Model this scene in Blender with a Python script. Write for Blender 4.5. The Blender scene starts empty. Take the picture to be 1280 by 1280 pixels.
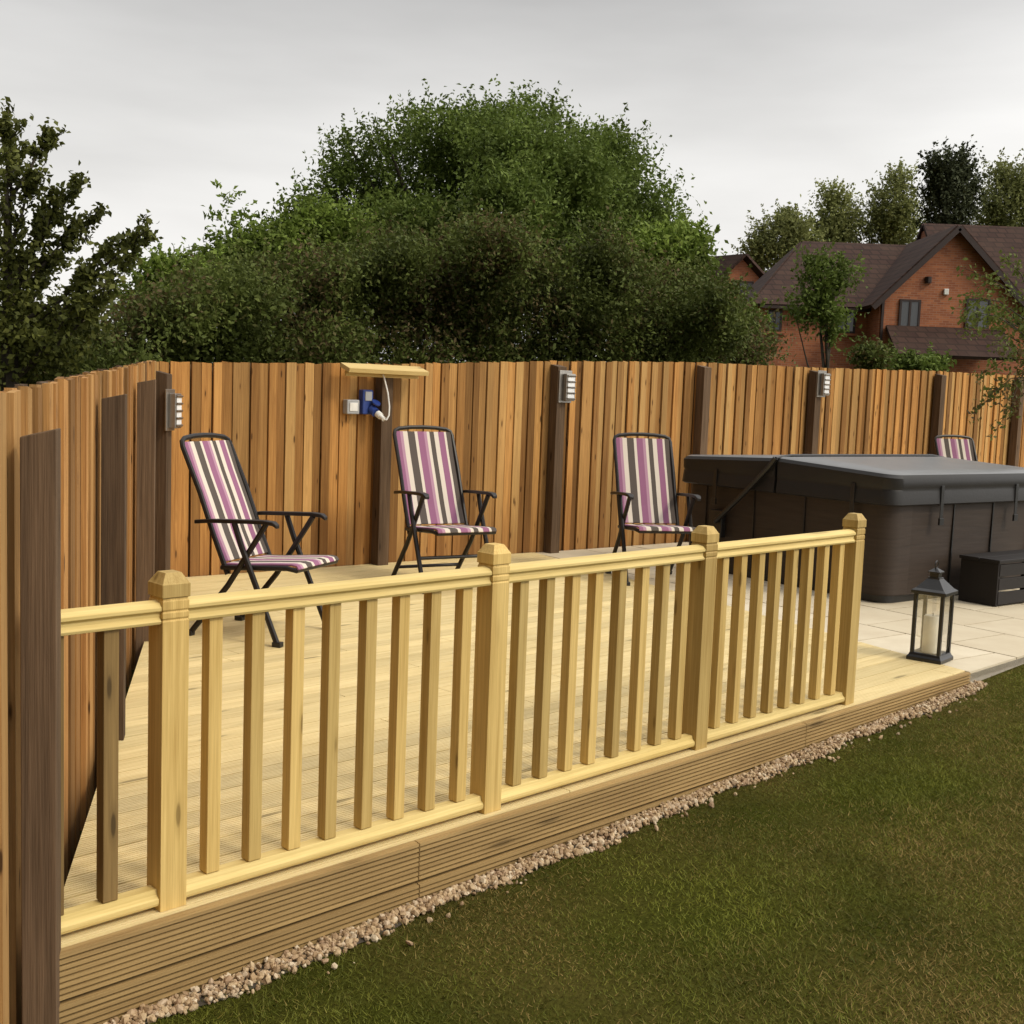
import bpy, bmesh, math, random
import numpy as np
from mathutils import Vector, Matrix
random.seed(4); rng = np.random.default_rng(7)
scene = bpy.context.scene; col = scene.collection
F = 1475.0; H = 1.38; PIT = .0997; ROL = .038
cp, sp, cr, sr = math.cos(PIT), math.sin(PIT), math.cos(ROL), math.sin(ROL)
V = Vector
def ray(u, v):
    x = u-640; y = 640-v
    xp = x*cr-y*sr; yp = x*sr+y*cr
    return V((xp, F*cp+yp*sp, yp*cp-F*sp))
def PZ(u, v, z=0):
    r = ray(u, v); t = (z-H)/r.z; return V((r.x*t, r.y*t, z))
def PY(u, v, Y):
    r = ray(u, v); t = Y/r.y; return V((r.x*t, Y, H+r.z*t))

# ------------------------------------------------------------------ materials
def newmat(name):
    m = bpy.data.materials.new(name); m.use_nodes = True
    nt = m.node_tree; b = nt.nodes['Principled BSDF']
    return m, nt, b
def N(nt, t, **k):
    n = nt.nodes.new(t)
    for a, b in k.items(): setattr(n, a, b)
    return n
def L(nt, a, b): nt.links.new(a, b)
def rgb(c): return (c[0], c[1], c[2], 1)
def math_n(nt, op, a, b=None):
    n = N(nt, 'ShaderNodeMath', operation=op)
    for i, x in enumerate((a, b)):
        if x is None: continue
        if isinstance(x, (int, float)): n.inputs[i].default_value = x
        else: L(nt, x, n.inputs[i])
    return n.outputs[0]
def mixc(nt, f, a, b, mode='MIX'):
    n = N(nt, 'ShaderNodeMix', data_type='RGBA', blend_type=mode)
    for s, x in ((n.inputs[0], f), (n.inputs[6], a), (n.inputs[7], b)):
        if isinstance(x, (int, float)): s.default_value = x
        elif isinstance(x, tuple): s.default_value = rgb(x)
        else: L(nt, x, s)
    return n.outputs[2]
def noise(nt, vec, scale, detail=4, rough=.55):
    n = N(nt, 'ShaderNodeTexNoise'); n.inputs['Scale'].default_value = scale
    n.inputs['Detail'].default_value = detail; n.inputs['Roughness'].default_value = rough
    if vec is not None: L(nt, vec, n.inputs['Vector'])
    return n.outputs['Fac']
def maprange(nt, x, a, b, c, d):
    n = N(nt, 'ShaderNodeMapRange'); L(nt, x, n.inputs[0])
    for i, q in enumerate((a, b, c, d)): n.inputs[i+1].default_value = q
    return n.outputs[0]
def grey(nt, x):
    cc = N(nt, 'ShaderNodeCombineColor')
    for i in range(3): L(nt, x, cc.inputs[i])
    return cc.outputs[0]
def bump(nt, b, h, strength, dist=.01):
    n = N(nt, 'ShaderNodeBump'); n.inputs['Strength'].default_value = strength
    n.inputs['Distance'].default_value = dist; L(nt, h, n.inputs['Height']); L(nt, n.outputs[0], b.inputs['Normal'])
def island(nt): return N(nt, 'ShaderNodeNewGeometry').outputs['Random Per Island']
def plain(name, c, rough=.6, metal=0, nz=.25, scale=12, spec=.5):
    m, nt, b = newmat(name)
    tc = N(nt, 'ShaderNodeTexCoord').outputs['Object']
    f = noise(nt, tc, scale)
    L(nt, mixc(nt, f, tuple(x*(1-nz) for x in c), tuple(min(1, x*(1+nz)) for x in c)), b.inputs['Base Color'])
    b.inputs['Roughness'].default_value = rough; b.inputs['Metallic'].default_value = metal; b.inputs['Specular IOR Level'].default_value = spec
    bump(nt, b, noise(nt, tc, scale*8), .08)
    return m
def wood(name, c1, c2, grain=2, var=.3, rough=.75, knots=1, board=None, bs=.35, across=34, stain=None, ks=(2.6, 8), low=None, hue=None, kd=.28):
    m, nt, b = newmat(name)
    tc = N(nt, 'ShaderNodeTexCoord').outputs['Object']
    sx = N(nt, 'ShaderNodeSeparateXYZ'); L(nt, tc, sx.inputs[0])
    if board:
        fl = math_n(nt, 'FLOOR', math_n(nt, 'DIVIDE', math_n(nt, 'ADD', sx.outputs[board[0]], board[2]), board[1]))
        wn = N(nt, 'ShaderNodeTexWhiteNoise', noise_dimensions='1D'); L(nt, fl, wn.inputs['W']); rnd = wn.outputs['Value']
    else: rnd = island(nt)
    oi = N(nt, 'ShaderNodeObjectInfo').outputs['Random']
    rnd = math_n(nt, 'FRACT', math_n(nt, 'ADD', rnd, oi))
    off = N(nt, 'ShaderNodeCombineXYZ')
    r10 = math_n(nt, 'MULTIPLY', rnd, 23.0)
    for i in range(3): L(nt, r10, off.inputs[i])
    va = N(nt, 'ShaderNodeVectorMath', operation='ADD'); L(nt, tc, va.inputs[0]); L(nt, off.outputs[0], va.inputs[1])
    def mp(al, ac):
        s = [ac]*3; s[grain] = al
        n = N(nt, 'ShaderNodeMapping'); n.inputs['Scale'].default_value = s; L(nt, va.outputs[0], n.inputs[0]); return n.outputs[0]
    g = noise(nt, mp(1.6, across), 1.0, 6, .65)
    fine = noise(nt, mp(4, across*5), 1.0, 3, .6)
    g2 = noise(nt, mp(.9, 7), 1.0, 3)
    gf = math_n(nt, 'ADD', math_n(nt, 'ADD', math_n(nt, 'MULTIPLY', g, .45), math_n(nt, 'MULTIPLY', g2, .25)), math_n(nt, 'MULTIPLY', fine, .3))
    gf = maprange(nt, gf, .36, .64, 0, 1)
    c = mixc(nt, gf, c1, c2)
    c = mixc(nt, 1.0, c, grey(nt, maprange(nt, rnd, 0, 1, 1-var, 1+var*.5)), 'MULTIPLY')
    if hue:
        r3 = math_n(nt, 'FRACT', math_n(nt, 'MULTIPLY', rnd, 7.31))
        c = mixc(nt, maprange(nt, r3, .45, 1, 0, .75), c, mixc(nt, gf, tuple(x*.6 for x in hue), hue))
    if knots:
        vo = N(nt, 'ShaderNodeTexVoronoi'); L(nt, mp(*ks), vo.inputs['Vector']); vo.inputs['Scale'].default_value = 1
        halo = maprange(nt, vo.outputs['Distance'], .10, .24, .35, 0)
        c = mixc(nt, halo, c, tuple(x*.75 for x in c1))
        k = maprange(nt, vo.outputs['Distance'], .075, .12, .9*knots, 0)
        c = mixc(nt, k, c, tuple(x*kd for x in c1))
    if stain:
        c = mixc(nt, maprange(nt, noise(nt, tc, 1.3, 3), .5, .72, 0, .5), c, stain)
    if low:   # darker towards the foot of the board
        c = mixc(nt, maprange(nt, math_n(nt, 'ADD', sx.outputs[2], math_n(nt, 'MULTIPLY', g, .5)), .15, .75, .55, 0), c, low)
    L(nt, c, b.inputs['Base Color']); b.inputs['Roughness'].default_value = rough
    b.inputs['Specular IOR Level'].default_value = .25
    bump(nt, b, math_n(nt, 'ADD', g, math_n(nt, 'MULTIPLY', fine, .5)), bs, .004)
    return m
def leafmat(name, ca, cb, cdry=None, trans=.3, nsc=.9, lo=.55, hi=1.35, dry=(.75, 1.05)):
    m, nt, b = newmat(name)
    g = N(nt, 'ShaderNodeNewGeometry'); r = g.outputs['Random Per Island']
    c = mixc(nt, r, ca, cb)
    nz = maprange(nt, noise(nt, g.outputs['Position'], nsc, 4), .35, .65, lo, hi)
    c = mixc(nt, 1.0, c, grey(nt, nz), 'MULTIPLY')
    if cdry:
        r2 = math_n(nt, 'FRACT', math_n(nt, 'MULTIPLY', r, 17.3))
        pn = maprange(nt, noise(nt, g.outputs['Position'], nsc*.7, 3), .4, .65, -.25, .4)
        c = mixc(nt, maprange(nt, math_n(nt, 'ADD', r2, pn), dry[0], dry[1], 0, 1), c, cdry)
    L(nt, c, b.inputs['Base Color']); b.inputs['Roughness'].default_value = .6
    b.inputs['Specular IOR Level'].default_value = .15
    tr = N(nt, 'ShaderNodeBsdfTranslucent'); L(nt, c, tr.inputs[0])
    mx = N(nt, 'ShaderNodeMixShader'); mx.inputs[0].default_value = trans
    L(nt, b.outputs[0], mx.inputs[1]); L(nt, tr.outputs[0], mx.inputs[2])
    L(nt, mx.outputs[0], nt.nodes['Material Output'].inputs[0])
    return m
M = {}
M['deck'] = wood('deck_timber', (.58, .45, .21), (.80, .66, .36), 0, .12, .7, 1, (1, .125, .054), stain=(.64, .53, .28), ks=(1.6, 10), kd=.5)
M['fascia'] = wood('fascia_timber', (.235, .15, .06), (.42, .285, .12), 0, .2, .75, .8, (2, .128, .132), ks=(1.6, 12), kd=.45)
M['rail'] = wood('rail_timber', (.56, .41, .14), (.78, .61, .26), 0, .14, .6, .5, ks=(1.4, 10), kd=.5)
M['newel'] = wood('newel_timber', (.43, .275, .08), (.71, .515, .195), 2, .28, .6, .8, ks=(3.2, 15), kd=.45, across=50)
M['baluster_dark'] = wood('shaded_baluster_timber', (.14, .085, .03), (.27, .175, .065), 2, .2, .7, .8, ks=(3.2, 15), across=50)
M['fence'] = wood('fence_board_timber', (.245, .105, .027), (.55, .285, .086), 2, .55, .85, 1, bs=.6, ks=(3.6, 17), low=(.24, .11, .036), hue=(.62, .385, .145), across=60, kd=.22)
M['fence_left'] = wood('left_fence_board_timber', (.22, .098, .029), (.50, .27, .092), 2, .6, .85, 1, bs=.6, ks=(3.4, 16), hue=(.56, .35, .135), across=55, kd=.22)
M['post'] = wood('weathered_post_timber', (.055, .033, .018), (.175, .112, .066), 2, .3, .85, 1, ks=(2.4, 12), across=50, bs=.7)
M['shelf'] = wood('shelf_timber', (.52, .37, .14), (.70, .52, .22), 0, .1)
M['black'] = plain('black_metal', (.012, .011, .011), .35)
M['chair'] = plain('dark_chair_frame', (.012, .009, .008), .4, spec=.35)
M['steel'] = plain('brushed_steel', (.33, .31, .28), .38, .85)
M['lens'] = plain('white_lens', (.82, .84, .86), .3)
M['grey'] = plain('grey_plastic', (.36, .37, .38), .5)
M['mortar'] = plain('patio_mortar', (.34, .30, .24), .9)
M['blue'] = plain('blue_plastic', (.02, .05, .24), .4)
M['white'] = plain('white_plastic', (.75, .74, .70), .45)
M['wax'] = plain('candle_wax', (.82, .76, .62), .5)
M['bark'] = plain('tree_bark', (.05, .04, .028), .9, 0, .5, 9)
M['vinyl'] = plain('cover_vinyl', (.15, .152, .155), .32, 0, .2, 5)  # sky sheen on the cover top put into its paler base colour
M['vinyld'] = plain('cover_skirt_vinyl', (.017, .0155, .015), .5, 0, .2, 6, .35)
M['stepm'] = plain('dark_step_plastic', (.014, .011, .010), .6, spec=.3)
M['upvc'] = plain('dark_brown_window_frame', (.03, .014, .01), .5)
def cabinet_mat():
    m, nt, b = newmat('hot_tub_cabinet')
    tc = N(nt, 'ShaderNodeTexCoord').outputs['Object']
    mp = N(nt, 'ShaderNodeMapping'); mp.inputs['Scale'].default_value = (3, 3, 40); L(nt, tc, mp.inputs[0])
    f = noise(nt, mp.outputs[0], 1.0, 5)
    L(nt, mixc(nt, f, (.022, .015, .011), (.056, .039, .029)), b.inputs['Base Color']); b.inputs['Roughness'].default_value = .6
    b.inputs['Specular IOR Level'].default_value = .3
    bump(nt, b, f, .4, .004); return m
M['cab'] = cabinet_mat()
def glass_mat(name, tint=(1, 1, 1), rf=.13):
    m, nt, b = newmat(name)
    t = N(nt, 'ShaderNodeBsdfTransparent'); t.inputs[0].default_value = rgb(tint)
    g = N(nt, 'ShaderNodeBsdfGlossy'); g.inputs['Roughness'].default_value = .03
    mx = N(nt, 'ShaderNodeMixShader'); mx.inputs[0].default_value = rf
    L(nt, t.outputs[0], mx.inputs[1]); L(nt, g.outputs[0], mx.inputs[2]); L(nt, mx.outputs[0], nt.nodes['Material Output'].inputs[0]); return m
M['glass'] = glass_mat('lantern_glass')
m, nt, b = newmat('window_glass'); b.inputs['Base Color'].default_value = (.05, .054, .058, 1); b.inputs['Roughness'].default_value = .08; b.inputs['Specular IOR Level'].default_value = .8; M['pane'] = m
def stripes():
    m, nt, b = newmat('striped_chair_fabric')
    tc = N(nt, 'ShaderNodeTexCoord'); sx = N(nt, 'ShaderNodeSeparateXYZ'); L(nt, tc.outputs['Generated'], sx.inputs[0])
    r = N(nt, 'ShaderNodeValToRGB'); r.color_ramp.interpolation = 'CONSTANT'; L(nt, sx.outputs[0], r.inputs[0])
    C = {'m': (.27, .115, .20), 'p': (.40, .23, .31), 'd': (.095, .078, .068), 'w': (.63, .56, .48)}
    seq = [('m', .07), ('p', .05), ('w', .08), ('d', .13), ('w', .05), ('m', .12), ('p', .05), ('w', .05), ('d', .08), ('w', .08), ('m', .11), ('w', .04), ('d', .09)]
    p = 0; e = r.color_ramp.elements
    e[0].position = 0; e[0].color = rgb(C['m']); e.remove(e[1])
    for i, (k, w) in enumerate(seq):
        if i: q = e.new(p); q.color = rgb(C[k])
        p += w
    L(nt, r.outputs[0], b.inputs['Base Color']); b.inputs['Roughness'].default_value = .9; b.inputs['Specular IOR Level'].default_value = .2
    bump(nt, b, noise(nt, tc.outputs['Object'], 400, 2), .2, .002); return m
M['stripe'] = stripes()
def brick_mat():
    m, nt, b = newmat('red_brick')
    tc = N(nt, 'ShaderNodeTexCoord').outputs['Object']
    s = N(nt, 'ShaderNodeSeparateXYZ'); L(nt, tc, s.inputs[0])
    cx = N(nt, 'ShaderNodeCombineXYZ'); L(nt, math_n(nt, 'ADD', s.outputs[0], s.outputs[1]), cx.inputs[0]); L(nt, s.outputs[2], cx.inputs[1])
    br = N(nt, 'ShaderNodeTexBrick'); L(nt, cx.outputs[0], br.inputs['Vector'])
    br.inputs['Scale'].default_value = 1; br.inputs['Brick Width'].default_value = .225; br.inputs['Row Height'].default_value = .075
    br.inputs['Mortar Size'].default_value = .008
    br.inputs['Color1'].default_value = (.50, .175, .07, 1); br.inputs['Color2'].default_value = (.28, .085, .038, 1); br.inputs['Mortar'].default_value = (.38, .23, .15, 1)
    c = mixc(nt, maprange(nt, noise(nt, tc, .9, 6), .3, .7, 0, .6), br.outputs['Color'], (.25, .085, .042))
    L(nt, c, b.inputs['Base Color']); b.inputs['Roughness'].default_value = .9
    return m
M['brick'] = brick_mat()
def tile_mat():
    m, nt, b = newmat('brown_roof_tile')
    tc = N(nt, 'ShaderNodeTexCoord').outputs['Object']
    s = N(nt, 'ShaderNodeSeparateXYZ'); L(nt, tc, s.inputs[0])
    cx = N(nt, 'ShaderNodeCombineXYZ'); L(nt, math_n(nt, 'ADD', s.outputs[0], math_n(nt, 'MULTIPLY', s.outputs[1], .3)), cx.inputs[0]); L(nt, s.outputs[2], cx.inputs[1])
    br = N(nt, 'ShaderNodeTexBrick'); L(nt, cx.outputs[0], br.inputs['Vector'])
    br.inputs['Scale'].default_value = 1; br.inputs['Brick Width'].default_value = .33; br.inputs['Row Height'].default_value = .2
    br.inputs['Mortar Size'].default_value = .025
    br.inputs['Color1'].default_value = (.066, .036, .028, 1); br.inputs['Color2'].default_value = (.046, .025, .021, 1); br.inputs['Mortar'].default_value = (.03, .018, .015, 1)
    c = mixc(nt, maprange(nt, noise(nt, tc, 1.2, 5), .35, .7, 0, .5), br.outputs['Color'], (.075, .048, .036))
    L(nt, c, b.inputs['Base Color']); b.inputs['Roughness'].default_value = .9; b.inputs['Specular IOR Level'].default_value = .2; return m
M['tile'] = tile_mat()
def slab_mat():
    m, nt, b = newmat('cream_paving_slab')
    tc = N(nt, 'ShaderNodeTexCoord').outputs['Object']
    r = island(nt)
    c = mixc(nt, r, (.56, .48, .34), (.70, .62, .47))
    c = mixc(nt, maprange(nt, noise(nt, tc, 3.5, 6), .35, .7, 0, .6), c, (.50, .41, .28))
    L(nt, c, b.inputs['Base Color']); b.inputs['Roughness'].default_value = .8
    bump(nt, b, noise(nt, tc, 18, 6), .3, .006); return m
M['slab'] = slab_mat()
def ground_mat():
    m, nt, b = newmat('lawn_soil')
    tc = N(nt, 'ShaderNodeTexCoord').outputs['Object']
    f = noise(nt, tc, 1.1, 6); g = noise(nt, tc, 60, 5)
    c = mixc(nt, maprange(nt, f, .4, .65, 0, 1), (.050, .058, .009), (.098, .078, .023))
    c = mixc(nt, maprange(nt, g, .3, .7, 0, .65), c, (.026, .024, .006))
    L(nt, c, b.inputs['Base Color']); b.inputs['Roughness'].default_value = 1; b.inputs['Specular IOR Level'].default_value = 0
    bump(nt, b, g, .8, .02); return m
M['ground'] = ground_mat()
def stone_mat():
    m, nt, b = newmat('gravel_stone')
    r = island(nt); ra = N(nt, 'ShaderNodeValToRGB'); L(nt, r, ra.inputs[0]); e = ra.color_ramp.elements
    e[0].color = (.18, .108, .055, 1); e[1].color = (.63, .53, .38, 1)
    for p, c in ((.25, (.38, .255, .135)), (.5, (.50, .375, .225)), (.75, (.32, .205, .12))): q = e.new(p); q.color = rgb(c)
    tc = N(nt, 'ShaderNodeTexCoord').outputs['Object']
    L(nt, mixc(nt, maprange(nt, noise(nt, tc, 60, 4), .4, .7, 0, .4), ra.outputs[0], (.31, .215, .12)), b.inputs['Base Color']); b.inputs['Roughness'].default_value = .8; return m
M['stone'] = stone_mat()
M['leaf_big'] = leafmat('leaf_mid_green', (.10, .148, .027), (.155, .205, .044), nsc=1.3, lo=.65, hi=1.25)
M['leaf_hedge'] = leafmat('leaf_olive', (.085, .112, .024), (.13, .158, .038), (.125, .09, .04), nsc=1.1, lo=.6, hi=1.3)
M['leaf_bright'] = leafmat('leaf_bright_green', (.125, .185, .029), (.20, .26, .052))
M['leaf_dark'] = leafmat('leaf_dark', (.052, .062, .015), (.14, .15, .034), lo=.65)
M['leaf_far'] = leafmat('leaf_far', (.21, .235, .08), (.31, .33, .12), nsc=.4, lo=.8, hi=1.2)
M['leaf_conifer'] = leafmat('leaf_conifer', (.05, .062, .03), (.085, .098, .045), trans=.1, nsc=.4, lo=.8, hi=1.2)
M['leaf_grass'] = leafmat('grass_blade', (.086, .100, .012), (.165, .172, .023), (.30, .21, .07), .2, 1.5, .5, 1.45, (.64, .98))

# ------------------------------------------------------------------ mesh helpers
class MB:
    def __init__(s): s.v = []; s.f = []
    def add(s, vs, fs):
        o = len(s.v); s.v += [tuple(v) for v in vs]; s.f += [[i+o for i in f] for f in fs]
    def box(s, c, size, rot=None):
        c = V(c); h = V(size)/2; vs = []
        for dz in (-1, 1):
            for dx, dy in ((-1, -1), (1, -1), (1, 1), (-1, 1)):
                p = V((dx*h.x, dy*h.y, dz*h.z))
                if rot is not None: p = rot @ p
                vs.append(c+p)
        s.add(vs, [(3, 2, 1, 0), (4, 5, 6, 7), (0, 1, 5, 4), (1, 2, 6, 5), (2, 3, 7, 6), (3, 0, 4, 7)])
    def bar(s, a, b, w, h):
        a = V(a); b = V(b); d = b-a; q = d.to_track_quat('X', 'Z').to_matrix()
        s.box((a+b)/2, (d.length, w, h), q)
    def loft(s, rings, cap=True):
        n = len(rings[0]); vs = [p for r in rings for p in r]; fs = []
        for k in range(len(rings)-1):
            for i in range(n):
                j = (i+1) % n; fs.append((k*n+i, k*n+j, (k+1)*n+j, (k+1)*n+i))
        if cap: fs.append(tuple(reversed(range(n)))); fs.append(tuple(range((len(rings)-1)*n, len(rings)*n)))
        s.add(vs, fs)
    def prism(s, poly, z0, z1): s.loft([[(p[0], p[1], z0) for p in poly], [(p[0], p[1], z1) for p in poly]])
    def sq(s, prof, cx=0, cy=0):
        s.loft([[(cx-h, cy-h, z), (cx+h, cy-h, z), (cx+h, cy+h, z), (cx-h, cy+h, z)] for z, h in prof])
    def lathe(s, prof, n=16, c=(0, 0, 0)):
        s.loft([[(c[0]+r*math.cos(2*math.pi*i/n), c[1]+r*math.sin(2*math.pi*i/n), c[2]+z) for i in range(n)] for z, r in prof])
    def tube(s, pts, r, n=8):
        pts = [V(p) for p in pts]; m = len(pts); rs = r if isinstance(r, (list, tuple)) else [r]*m
        rings = []; nn = None
        for i in range(m):
            t = (pts[min(i+1, m-1)]-pts[max(i-1, 0)]).normalized()
            if nn is None: nn = t.orthogonal().normalized()
            else:
                nn = nn-t*nn.dot(t)
                nn = nn.normalized() if nn.length > 1e-6 else t.orthogonal().normalized()
            bb = t.cross(nn)
            rings.append([pts[i]+(nn*math.cos(2*math.pi*k/n)+bb*math.sin(2*math.pi*k/n))*rs[i] for k in range(n)])
        s.loft(rings)
    def build(s, name, mat, parent=None, smooth=False, bevel=0, origin=None, seg=2):
        me = bpy.data.meshes.new(name)
        vs = s.v
        if origin is not None: vs = [(v[0]-origin[0], v[1]-origin[1], v[2]-origin[2]) for v in vs]
        me.from_pydata(vs, [], s.f)
        bm = bmesh.new(); bm.from_mesh(me); bmesh.ops.recalc_face_normals(bm, faces=bm.faces); bm.to_mesh(me); bm.free()
        me.materials.append(mat)
        if smooth:
            me.polygons.foreach_set('use_smooth', [True]*len(me.polygons))
            try: me.set_sharp_from_angle(angle=math.radians(40))
            except Exception: pass
        o = bpy.data.objects.new(name, me); col.objects.link(o)
        if parent: o.parent = parent
        if bevel:
            md = o.modifiers.new('bevel', 'BEVEL'); md.width = bevel; md.segments = seg; md.limit_method = 'ANGLE'
        return o
def tag(o, label=None, cat=None, group=None, kind=None):
    for k, x in (('label', label), ('category', cat), ('group', group), ('kind', kind)):
        if x: o[k] = x
    return o
def empty(name, loc=(0, 0, 0), rz=0, label=None, cat=None, group=None):
    o = bpy.data.objects.new(name, None); col.objects.link(o); o.location = loc; o.rotation_euler = (0, 0, rz); o.empty_display_size = .1
    return tag(o, label, cat, group)
def copy_tree(o, parent=None):
    c = o.copy(); col.objects.link(c)
    if parent: c.parent = parent
    for ch in list(o.children): copy_tree(ch, c)
    return c
def fast_mesh(name, verts, nper, mat, parent=None):
    n = len(verts); nf = n//nper
    me = bpy.data.meshes.new(name); me.vertices.add(n); me.vertices.foreach_set('co', np.ascontiguousarray(verts, dtype=np.float32).ravel())
    me.loops.add(n); me.loops.foreach_set('vertex_index', np.arange(n, dtype=np.int32))
    me.polygons.add(nf); me.polygons.foreach_set('loop_start', np.arange(0, n, nper, dtype=np.int32))
    me.update(calc_edges=True); me.materials.append(mat)
    o = bpy.data.objects.new(name, me); col.objects.link(o)
    if parent: o.parent = parent
    return o
def unit(a): return a/np.maximum(np.linalg.norm(a, axis=1, keepdims=True), 1e-9)
def leaves(name, pts, size, mat, parent, asp=.5, up=.5):
    n = len(pts); nn = unit(rng.normal(size=(n, 3))+np.array([0, -.25, up])); a = unit(np.cross(nn, rng.normal(size=(n, 3)))); b = np.cross(nn, a)
    sz = size*rng.uniform(.6, 1.35, (n, 1)); p = pts-np.array(parent.location)
    fold = nn*sz*.12
    vs = np.stack([p+a*sz*.55, p+b*sz*asp*.5+fold, p-a*sz*.45, p-b*sz*asp*.5+fold], 1).reshape(-1, 3)
    return fast_mesh(name, vs, 4, mat, parent)
def blob(u, v, Y, ru, rv, rd=None):
    c = PY(u, v, Y); k = Y/F; return (np.array(c), np.array([ru*k, (rd if rd else (ru+rv)/2)*k, rv*k]))
def blob_pts(blobs, n, clump, cln=26, lo=.5, shoot=.25):
    w = np.array([r[0]*r[2] for c, r in blobs])**.9; w = w/w.sum(); out = []
    for (c, r), q in zip(blobs, w):
        nc = max(3, int(n*q/cln)); d = unit(rng.normal(size=(nc, 3)))
        rad = rng.uniform(lo**2, 1, (nc, 1))**.5*(1+np.clip(rng.normal(size=(nc, 1)), -2, 1.6)*.07)
        cc = c+d*rad*r
        k = clump*rng.uniform(.5, 1.4, (nc, 1, 1))
        sh_ = rng.random((nc, 1, 1)) < shoot
        st = np.where(sh_, np.array([.28, .28, 1.2]), np.array([1.1, 1.1, .55]))
        g = rng.normal(size=(nc, cln, 3)); g = np.clip(g, -1.6, 1.6)
        tp = np.where(sh_, np.clip(1-.5*g[:, :, 2:3], .15, 1.6), 1.0); g[:, :, :2] = g[:, :, :2]*tp
        g = g*k*st
        g = g+np.where(sh_, g[:, :, 2:3]*d[:, None, :]*np.array([.7, .7, 0]), 0)
        out.append((cc[:, None]+g).reshape(-1, 3))
    return np.concatenate(out)
def tree(name, label, cat, u, Y, blobs, n, lsize, clump, lmat, tr=.14, group=None, limbs=6, asp=.5, lo=.5, shoot=.25, crown='crown', stem='trunk', extra=None, cln=26):
    bs = [blob(b[0], b[1], Y+(b[4] if len(b) > 4 else 0), b[2], b[3]) for b in blobs]
    base = PY(u, 500, Y); base.z = -.06
    root = empty(name, base, 0, label, cat, group)
    mb = MB(); top = V(bs[0][0])
    mid = base.lerp(top, .55); mid.x += .06*Y/10
    mb.tube([base, base.lerp(mid, .5)+V((.05, 0, 0)), mid, top], [tr, tr*.85, tr*.65, tr*.2], 9)
    for i in range(limbs):
        c, r = bs[i % len(bs)]; d = V(rng.normal(size=3)).normalized(); d.z = abs(d.z)
        e = V(c)+V((d.x*r[0], abs(d.y)*r[1]*.6, d.z*r[2]))*.7; s0 = base.lerp(mid, .55+.4*random.random())
        m1 = s0.lerp(e, .5)+V((0, 0, -.08*(e-s0).length))
        mb.tube([s0, m1, e], [tr*.45, tr*.3, tr*.06], 6)
    mb.build(stem, M['bark'], root, True, origin=base)
    pts = blob_pts(bs, n, clump, lo=lo, shoot=shoot, cln=cln)
    if extra is not None: pts = np.concatenate([pts, extra])
    leaves(crown, pts, lsize, M[lmat], root, asp)
    return root

# ------------------------------------------------------------------ layout
A0 = PZ(208, 1130); A3 = PZ(1053, 878)
d = (A3-A0).normalized(); n = V((-d.y, d.x, 0)); LEN = (A3-A0).length
BROT = math.atan2(d.y, d.x)
C = V((-2.415, 8.18, 0)); fd = V((.777, .63, 0)).normalized(); fn = V((-fd.y, fd.x, 0)); FROT = math.atan2(fd.y, fd.x)
ld = V((.236, -.972, 0)).normalized(); LROT = math.atan2(ld.y, ld.x); ln = V((-ld.y, ld.x, 0))
def loc2(p): q = p-A0; return (q.dot(d), q.dot(n))
KC = V((2.45, 6.21, 0)); ge = V((.805, .59, 0)).normalized(); ee = V((-ge.y, ge.x, 0)); GROT = math.atan2(ge.y, ge.x)
bdir = V((-.48, .877, 0)).normalized(); bnr = V((bdir.y, -bdir.x, 0))   # deck / patio joint, normal towards the patio
def gz(x, y):
    s = (x-A0.x)*d.x+(y-A0.y)*d.y
    return np.minimum(-.05, -.226+.032*np.maximum(s, -4))

# ground sheet
xs = np.concatenate([[-600, -200, -80, -30], np.arange(-14, 22.1, .5), [40, 100, 250, 600]]); ys = np.concatenate([[-300, -80, -20], np.arange(-6, 24.1, .5), [40, 80, 160, 400, 900]])
mb = MB(); mb.v = [(x, y, float(gz(x, y))) for y in ys for x in xs]; nx = len(xs)
mb.f = [[j*nx+i, j*nx+i+1, (j+1)*nx+i+1, (j+1)*nx+i] for j in range(len(ys)-1) for i in range(nx-1)]
tag(mb.build('ground', M['ground'], smooth=True), kind='structure')

def clip(poly, p, nrm):
    out = []
    for i in range(len(poly)):
        a = poly[i]; b = poly[(i+1) % len(poly)]
        da = (a[0]-p[0])*nrm[0]+(a[1]-p[1])*nrm[1]; db = (b[0]-p[0])*nrm[0]+(b[1]-p[1])*nrm[1]
        if da >= 0: out.append(a)
        if da*db < 0: t = da/(da-db); out.append((a[0]+(b[0]-a[0])*t, a[1]+(b[1]-a[1])*t))
    return out
def dirl(w): return (w.dot(d), w.dot(n))
deck_hp = [(loc2(C), dirl(ln)), (loc2(C), dirl(-fn)), (loc2(KC), dirl(-bnr))]
mb = MB(); y = -.052; PW = .125
while y < 9:
    cuts = sorted([-3]+[random.uniform(-1.5, 0)+k*random.uniform(2.6, 3.2) for k in range(1, 4)]+[14])
    for a, b_ in zip(cuts[:-1], cuts[1:]):
        p = [(a+.002, y), (b_-.002, y), (b_-.002, y+.120), (a+.002, y+.120)]
        for h in deck_hp: p = clip(p, *h) if p else p
        if len(p) > 2: mb.prism(p, -.03, -.0040)
        for k in range(9):
            y0 = y+.001+k*.0133
            p = [(a+.002, y0), (b_-.002, y0), (b_-.002, y0+.0095), (a+.002, y0+.0095)]
            for h in deck_hp: p = clip(p, *h) if p else p
            if len(p) > 2: mb.prism(p, -.006, 0)
    y += PW
dk = mb.build('deck', M['deck']); dk.location = A0; dk.rotation_euler = (0, 0, BROT); tag(dk, kind='structure')
mb = MB(); p = [(-3, .0), (14, .0), (14, 9), (-3, 9)]
for h in deck_hp: p = clip(p, *h)
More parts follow.
